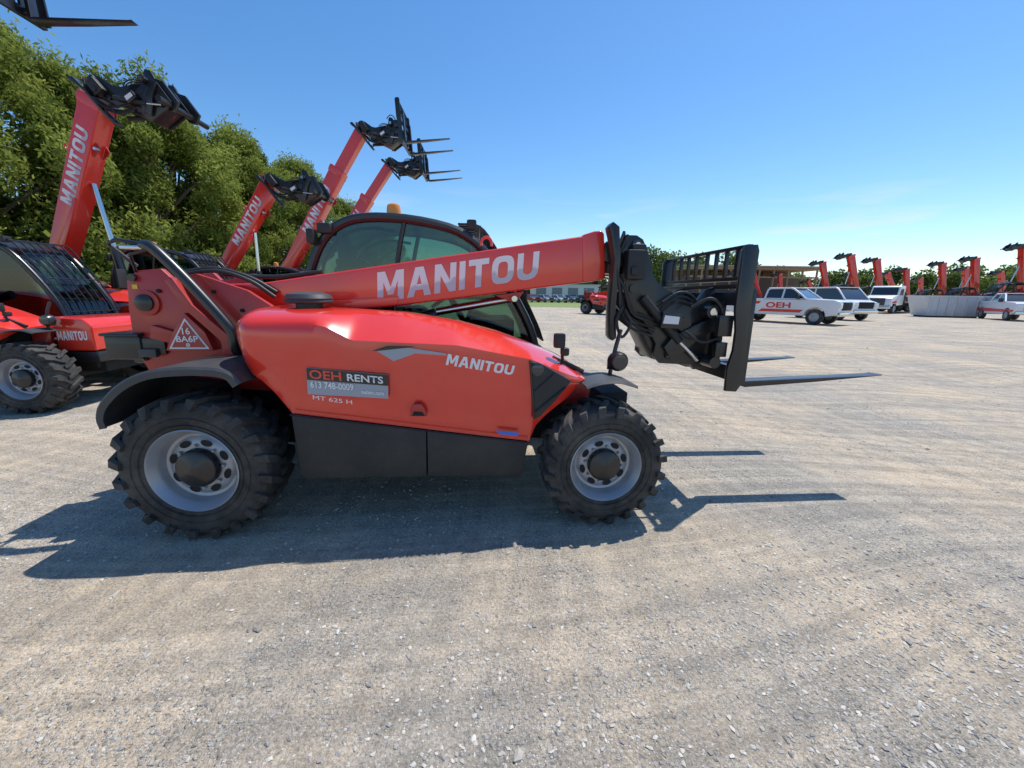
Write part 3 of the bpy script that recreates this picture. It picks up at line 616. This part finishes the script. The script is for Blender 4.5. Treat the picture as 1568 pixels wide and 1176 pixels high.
def leaves(name,C,L,W,val,mat,droop=.0):
    n=len(C); a=rng.normal(size=(n,3)); a[:,2]-=droop; a/=np.linalg.norm(a,axis=1)[:,None]
    b=rng.normal(size=(n,3)); b-=a*(a*b).sum(1)[:,None]; b/=np.linalg.norm(b,axis=1)[:,None]
    L=L*(.6+.8*rng.random((n,1))); W=W*(.6+.8*rng.random((n,1)))
    V=np.stack([C-a*L/2,C+b*W/2,C+a*L/2,C-b*W/2],1).reshape(-1,3).astype(np.float32)
    me=bpy.data.meshes.new(name); me.vertices.add(4*n); me.vertices.foreach_set("co",V.ravel())
    me.loops.add(4*n); me.loops.foreach_set("vertex_index",np.arange(4*n,dtype=np.int32))
    me.polygons.add(n); me.polygons.foreach_set("loop_start",np.arange(0,4*n,4,dtype=np.int32))
    me.update(); at=me.attributes.new("v",'FLOAT','FACE'); at.data.foreach_set("value",np.clip(val,0,1).astype(np.float32))
    me.materials.append(mat); me.validate(); return me
def tree_meshes(H,R,n,seed):
    r=np.random.default_rng(seed)
    bm=bmesh.new(); tube_bm(bm,[(0,0,0),(.05,.02,H*.25),(-.05,.05,H*.5),(.02,0,H*.85)],[.22,.17,.12,.03],10)
    cl=[]
    for i in range(70):
        z=H*(.12+.86*r.random()); k=math.sin(math.pi*min(1,max(0,(z/H)*.82+.16)))**.8
        a=r.random()*6.283; rad=R*k*(.45+.75*r.random())
        c=np.array([rad*math.cos(a),rad*math.sin(a),z]); cl.append((c,.32+.42*r.random(),r.random()))
        if i<30:
            z0=max(.1*H,z-.25*H-.1)
            tube_bm(bm,[(0,0,z0),(c[0]*.5,c[1]*.5,(z0+z)/2+.1),tuple(c)],[.07,.045,.012],6)
    trunk=finish(bm,"trunk",BARK)
    Cs=[];val=[]
    m=n//70
    for c,s,t in cl:
        q=r.normal(size=(m,3)); q/=np.linalg.norm(q,axis=1)[:,None]; rad=r.random(m)**.5
        p=c+q*rad[:,None]*s*np.array([1.1,1.1,1.15])*R*.42
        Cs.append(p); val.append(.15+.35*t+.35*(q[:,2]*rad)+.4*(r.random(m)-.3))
        k=m//7; j=r.integers(0,m,k); Cs.append(p[j]+np.stack([0*j,0*j,r.random(k)*.8-.35],1)+r.normal(size=(k,3))*.05); val.append(.4+.4*r.random(k))
    Cs=np.concatenate(Cs); val=np.concatenate(val); kp=Cs[:,2]>.2
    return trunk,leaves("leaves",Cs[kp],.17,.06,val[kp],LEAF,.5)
TV=[tree_meshes(8.5,2.5,44000,s) for s in (1,2,3)]
k=0
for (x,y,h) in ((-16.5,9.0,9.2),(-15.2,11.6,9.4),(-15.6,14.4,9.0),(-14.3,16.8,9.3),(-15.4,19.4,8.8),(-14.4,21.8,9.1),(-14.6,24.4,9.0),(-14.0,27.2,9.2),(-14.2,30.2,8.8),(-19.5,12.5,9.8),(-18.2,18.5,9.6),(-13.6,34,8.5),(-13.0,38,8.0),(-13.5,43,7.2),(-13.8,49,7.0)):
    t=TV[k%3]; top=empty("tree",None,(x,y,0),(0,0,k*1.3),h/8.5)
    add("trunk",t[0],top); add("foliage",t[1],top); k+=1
n=45000
X=rng.random(n); c=np.stack([-14.2+rng.normal(size=n)*1.1,7+X*30,rng.random(n)**1.2*2.6*(.7+.3*np.sin(X*37))],1)
add("hedge",leaves("hedge",c,.24,.10,rng.random(n)*.5,LEAF,.2))
def hfun(x): return np.interp(x,[-120,-40,0,10,18,26,33,38,44,52,60,68,80,95,105,125,170,260],[8,7,5,4.6,5.5,9.5,13.5,14.5,13,14,12.5,11.5,9,9.5,11.5,10.5,10,10])
Cs=[];vv=[]
x=-118.0
while x<255:
    h=float(hfun(x))*(.66+.50*rng.random()); w=1.6+.26*h*(.7+.6*rng.random()); yy=112+rng.normal()*4; tone=rng.random()
    m=int(420+60*h)
    for b in range(5):
        cx=x+rng.normal()*w*.45; cz=h*(.35+.5*rng.random()); rb_=w*(.45+.3*rng.random()); mm=m//5
        q=rng.normal(size=(mm,3)); q/=np.linalg.norm(q,axis=1)[:,None]; rd=rng.random(mm)**.45
        p=np.array([cx,yy,cz])+q*rd[:,None]*np.array([rb_,rb_,min(rb_*1.0,h-cz)])
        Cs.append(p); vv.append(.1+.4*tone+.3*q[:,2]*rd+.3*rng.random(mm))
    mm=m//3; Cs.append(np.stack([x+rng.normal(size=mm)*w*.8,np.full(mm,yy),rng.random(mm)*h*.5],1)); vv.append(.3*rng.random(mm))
    x+=w*(.55+.5*rng.random())
Cs=np.concatenate(Cs);vv=np.concatenate(vv); Cs[:,2]=np.clip(Cs[:,2],.1,99)
add("distant_treeline",leaves("dt",Cs,.95,.5,vv,LEAFD,0))
# ------------------------------------------------------------------ ground
def ground_mat():
    m,nt,b=nmat("gravel_ground"); N=nt.nodes; Lk=nt.links
    tc=N.new("ShaderNodeTexCoord")
    def noise(sc,det=4,rough=.6,vec=None):
        n=N.new("ShaderNodeTexNoise"); n.inputs["Scale"].default_value=sc; n.inputs["Detail"].default_value=det; n.inputs["Roughness"].default_value=rough
        Lk.new(vec or tc.outputs["Object"],n.inputs["Vector"]); return n.outputs["Fac"]
    def ramp(f,p0,c0,p1,c1):
        r=N.new("ShaderNodeValToRGB"); e=r.color_ramp.elements; e[0].position=p0; e[0].color=(*c0,1); e[1].position=p1; e[1].color=(*c1,1); Lk.new(f,r.inputs[0]); return r.outputs[0]
    def mix(f,a,bb,mode='MIX'):
        x=N.new("ShaderNodeMix"); x.data_type='RGBA'; x.blend_type=mode
        if isinstance(f,float): x.inputs[0].default_value=f
        else: Lk.new(f,x.inputs[0])
        for i,v in ((6,a),(7,bb)):
            if isinstance(v,tuple): x.inputs[i].default_value=(*v,1)
            else: Lk.new(v,x.inputs[i])
        return x.outputs[2]
    base=ramp(noise(.55,5,.65),.40,(.415,.380,.330),.60,(.570,.475,.362))
    fn=noise(85,5,.8)
    fine=ramp(fn,.34,(.45,.45,.46),.68,(1.42,1.40,1.36))
    col=mix(.9,base,fine,'MULTIPLY')
    cl=ramp(noise(9,5,.7),.36,(.82,.81,.79),.60,(1.07,1.07,1.06)); col=mix(.8,col,cl,'MULTIPLY')
    msk=ramp(noise(.8,4,.7),.42,(.20,.20,.20),.58,(.9,.9,.9))
    hs=[]
    for sc,lo,hi in ((130,(.16,.155,.15),(.74,.71,.65)),(58,(.21,.205,.195),(.64,.61,.56))):
        v=N.new("ShaderNodeTexVoronoi"); v.voronoi_dimensions='2D'; v.inputs["Scale"].default_value=sc; Lk.new(tc.outputs["Object"],v.inputs["Vector"])
        pc=N.new("ShaderNodeSeparateColor"); Lk.new(v.outputs["Color"],pc.inputs[0])
        pcol=ramp(pc.outputs[0],.0,lo,1,hi)
        edge=N.new("ShaderNodeMapRange"); edge.inputs[1].default_value=.48; edge.inputs[2].default_value=.30; Lk.new(v.outputs["Distance"],edge.inputs[0])
        pick=N.new("ShaderNodeMath"); pick.operation='GREATER_THAN'; pick.inputs[1].default_value=.50 if sc>100 else .76; Lk.new(pc.outputs[1],pick.inputs[0])
        mm=N.new("ShaderNodeMath"); mm.operation='MULTIPLY'; Lk.new(msk,mm.inputs[0]); Lk.new(edge.outputs[0],mm.inputs[1])
        m3=N.new("ShaderNodeMath"); m3.operation='MULTIPLY'; Lk.new(mm.outputs[0],m3.inputs[0]); Lk.new(pick.outputs[0],m3.inputs[1])
        col=mix(m3.outputs[0],col,pcol); hs.append(m3.outputs[0])
    wv=N.new("ShaderNodeTexNoise"); wv.inputs["Scale"].default_value=.12; wv.inputs["Detail"].default_value=1; Lk.new(tc.outputs["Object"],wv.inputs["Vector"])
    va=N.new("ShaderNodeVectorMath"); va.operation='MULTIPLY_ADD'; va.inputs[1].default_value=(5,5,0); Lk.new(wv.outputs["Color"],va.inputs[0]); Lk.new(tc.outputs["Object"],va.inputs[2])
    for rot,sx,sy,f,lo,hi in ((-48,.10,4.2,.85,.80,1.10),(10,4.6,.10,.8,.86,1.07)):
        mp=N.new("ShaderNodeMapping"); mp.inputs["Rotation"].default_value=(0,0,math.radians(rot)); mp.inputs["Scale"].default_value=(sx,sy,1); Lk.new(va.outputs[0],mp.inputs["Vector"])
        st=ramp(noise(1.8,5,.7,mp.outputs[0]),.42,(lo,lo*1.01,lo*1.02),.58,(hi,hi*.985,hi*.96)); col=mix(f,col,st,'MULTIPLY')
    Lk.new(col,b.inputs["Base Color"]); b.inputs["Roughness"].default_value=.95; b.inputs["Specular IOR Level"].default_value=.12
    cur=fn
    for q,k in zip(hs,(.35,.7)):
        h2=N.new("ShaderNodeMath"); h2.operation='MULTIPLY_ADD'; h2.inputs[1].default_value=k; Lk.new(q,h2.inputs[0]); Lk.new(cur,h2.inputs[2]); cur=h2.outputs[0]
    bp=N.new("ShaderNodeBump"); bp.inputs["Strength"].default_value=.85; bp.inputs["Distance"].default_value=.010; Lk.new(cur,bp.inputs["Height"])
    b2=N.new("ShaderNodeBump"); b2.inputs["Strength"].default_value=.5; b2.inputs["Distance"].default_value=.05; Lk.new(noise(7,4,.6),b2.inputs["Height"]); Lk.new(bp.outputs[0],b2.inputs["Normal"])
    Lk.new(b2.outputs[0],b.inputs["Normal"])
    return m
bm=bmesh.new(); bm.faces.new([bm.verts.new(p) for p in ((-600,-200,0),(600,-200,0),(600,900,0),(-600,900,0))])
add("ground",finish(bm,"ground",ground_mat()))
bm=bmesh.new(); bm.faces.new([bm.verts.new(p) for p in ((-8,50,.004),(14,45,.004),(24,60,.004),(30,110,.004),(-8,110,.004))]); 
add("grass_verge",finish(bm,"gv",simple("grass",(.17,.22,.055),.9,var=.4,scale=2)))
bm=bmesh.new(); bm.faces.new([bm.verts.new(p) for p in ((-60,5,.004),(-12.6,5,.004),(-12.2,40,.004),(-60,60,.004))])
add("grass",finish(bm,"gv2",simple("rough_grass",(.07,.10,.03),.9,var=.4,scale=2)))
def stones(n,name,region,smin,smax,cols,pw=4):
    ico=bmesh.new(); bmesh.ops.create_icosphere(ico,subdivisions=1,radius=1); ico.verts.ensure_lookup_table()
    v0=np.array([v.co[:] for v in ico.verts]); f0=np.array([[v.index for v in f.verts] for f in ico.faces]); ico.free()
    k=len(v0); P=region(n); n=len(P)
    s=smin+(smax-smin)*rng.random(n)**pw
    V=v0[None]*(1+.30*rng.normal(size=(n,k,1)).clip(-1.5,1.5)) 
    V=V*np.stack([s*(.8+.6*rng.random(n)),s*(.6+.4*rng.random(n)),s*(.35+.3*rng.random(n))],1)[:,None,:]
    a=rng.random(n)*6.283; ca=np.cos(a)[:,None];sa=np.sin(a)[:,None]
    x=V[...,0]*ca-V[...,1]*sa; y=V[...,0]*sa+V[...,1]*ca
    V=np.stack([x+P[:,0:1],y+P[:,1:2],V[...,2]+s[:,None]*.08],2).reshape(-1,3).astype(np.float32)
    F=(f0[None]+(np.arange(n)*k)[:,None,None]).reshape(-1,3).astype(np.int32)
    me=bpy.data.meshes.new(name); me.vertices.add(len(V)); me.vertices.foreach_set("co",V.ravel())
    me.loops.add(F.size); me.loops.foreach_set("vertex_index",F.ravel()); me.polygons.add(len(F)); me.polygons.foreach_set("loop_start",np.arange(0,F.size,3,dtype=np.int32)); me.update()
    try: me.shade_flat()
    except Exception: me.polygons.foreach_set("use_smooth",np.zeros(len(F),dtype=bool))
    at=me.attributes.new("v",'FLOAT','FACE'); at.data.foreach_set("value",np.repeat(rng.random(n),len(f0)).astype(np.float32))
    m,nt,b=nmat("stone"); A=nt.nodes.new("ShaderNodeAttribute"); A.attribute_name="v"; r=nt.nodes.new("ShaderNodeValToRGB"); r.color_ramp.elements[0].color=(*cols[0],1); r.color_ramp.elements[1].color=(*cols[1],1)
    nt.links.new(A.outputs["Fac"],r.inputs[0]); nt.links.new(r.outputs[0],b.inputs["Base Color"]); b.inputs["Roughness"].default_value=.9
    me.materials.append(m); return me
def reg(n):
    u=rng.random((n,2)); Y=.35+5.0*u[:,0]**1.6; X=(u[:,1]-.5)*2*(1.0+1.5*Y)
    P=np.stack([X,Y],1)
    d=.7*np.sin(X*1.9+1.2*np.sin(Y*1.3))*np.sin(Y*2.1+X*.8)+1.5*np.exp(-((X-1.7)**2+(Y-1.6)**2)/.7)+.4*np.exp(-((X+1.3)**2+(Y-1.0)**2)/.5)
    keep=rng.random(n)<np.clip(.16+.45*d,.08,1)
    return P[keep]
add("gravel",stones(150000,"gravel",reg,.0022,.010,((.22,.21,.20),(.60,.56,.49)),4))
def reg2(n):
    u=rng.random((n,2)); Y=.6+14*u[:,0]; X=(u[:,1]-.5)*2*(1.5+1.5*Y); return np.stack([X,Y],1)
add("stones",stones(420,"stones",reg2,.008,.024,((.19,.175,.155),(.44,.40,.34)),2.5))

# ------------------------------------------------------------------ sky + sun
sd=Vector((.36,.32,1)).normalized(); el=math.asin(sd.z); az=math.atan2(sd.x,sd.y)
w=bpy.data.worlds.new("World"); scene.world=w; w.use_nodes=True; nt=w.node_tree
bg=nt.nodes["Background"]; sky=nt.nodes.new("ShaderNodeTexSky"); sky.sky_type='NISHITA'; sky.sun_disc=False
sky.sun_elevation=el; sky.sun_rotation=az; sky.air_density=1.0; sky.dust_density=.3; sky.ozone_density=3.0; sky.altitude=0
hs=nt.nodes.new("ShaderNodeHueSaturation"); hs.inputs["Saturation"].default_value=1.25; hs.inputs["Value"].default_value=1.24; nt.links.new(sky.outputs[0],hs.inputs["Color"])
tc=nt.nodes.new("ShaderNodeTexCoord"); mp=nt.nodes.new("ShaderNodeMapping"); mp.inputs["Scale"].default_value=(2.2,2.2,16); nt.links.new(tc.outputs["Generated"],mp.inputs[0])
cn=nt.nodes.new("ShaderNodeTexNoise"); cn.inputs["Scale"].default_value=1.6; cn.inputs["Detail"].default_value=5; nt.links.new(mp.outputs[0],cn.inputs["Vector"])
cr=nt.nodes.new("ShaderNodeMapRange"); cr.inputs[1].default_value=.57; cr.inputs[2].default_value=.74; nt.links.new(cn.outputs["Fac"],cr.inputs[0])
sp=nt.nodes.new("ShaderNodeSeparateXYZ"); nt.links.new(tc.outputs["Generated"],sp.inputs[0])
zr=nt.nodes.new("ShaderNodeMapRange"); zr.inputs[1].default_value=.24; zr.inputs[2].default_value=.10; nt.links.new(sp.outputs[2],zr.inputs[0])
mu=nt.nodes.new("ShaderNodeMath"); mu.operation='MULTIPLY'; nt.links.new(cr.outputs[0],mu.inputs[0]); nt.links.new(zr.outputs[0],mu.inputs[1])
mu2=nt.nodes.new("ShaderNodeMath"); mu2.operation='MULTIPLY'; mu2.inputs[1].default_value=.7; nt.links.new(mu.outputs[0],mu2.inputs[0])
mxx=nt.nodes.new("ShaderNodeMix"); mxx.data_type='RGBA'; mxx.inputs[7].default_value=(6.4,6.5,6.7,1); nt.links.new(mu2.outputs[0],mxx.inputs[0]); nt.links.new(hs.outputs[0],mxx.inputs[6])
nt.links.new(mxx.outputs[2],bg.inputs[0]); bg.inputs[1].default_value=.14
L=bpy.data.lights.new("sun","SUN"); L.energy=5.0; L.angle=math.radians(.53); L.color=(1,.96,.90)
so=bpy.data.objects.new("sun",L); scene.collection.objects.link(so); so.rotation_euler=sd.to_track_quat('Z','Y').to_euler(); so.location=(10,10,30)
# ------------------------------------------------------------------ camera
p,r=.2214,.0139
F=Vector((0,math.cos(p),-math.sin(p))); U0=Vector((0,math.sin(p),math.cos(p))); R0=Vector((1,0,0))
R=R0*math.cos(r)+U0*math.sin(r); U=-R0*math.sin(r)+U0*math.cos(r)
c=bpy.data.cameras.new("camera"); c.sensor_width=36; c.lens=607.2/1568*36; c.clip_start=.05; c.clip_end=3000
co=bpy.data.objects.new("camera",c); scene.collection.objects.link(co)
M=Matrix.Identity(4)
for i in range(3): M[i][0]=R[i]; M[i][1]=U[i]; M[i][2]=-F[i]
M.translation=Vector((0,0,1.3666)); co.matrix_world=M
scene.camera=co
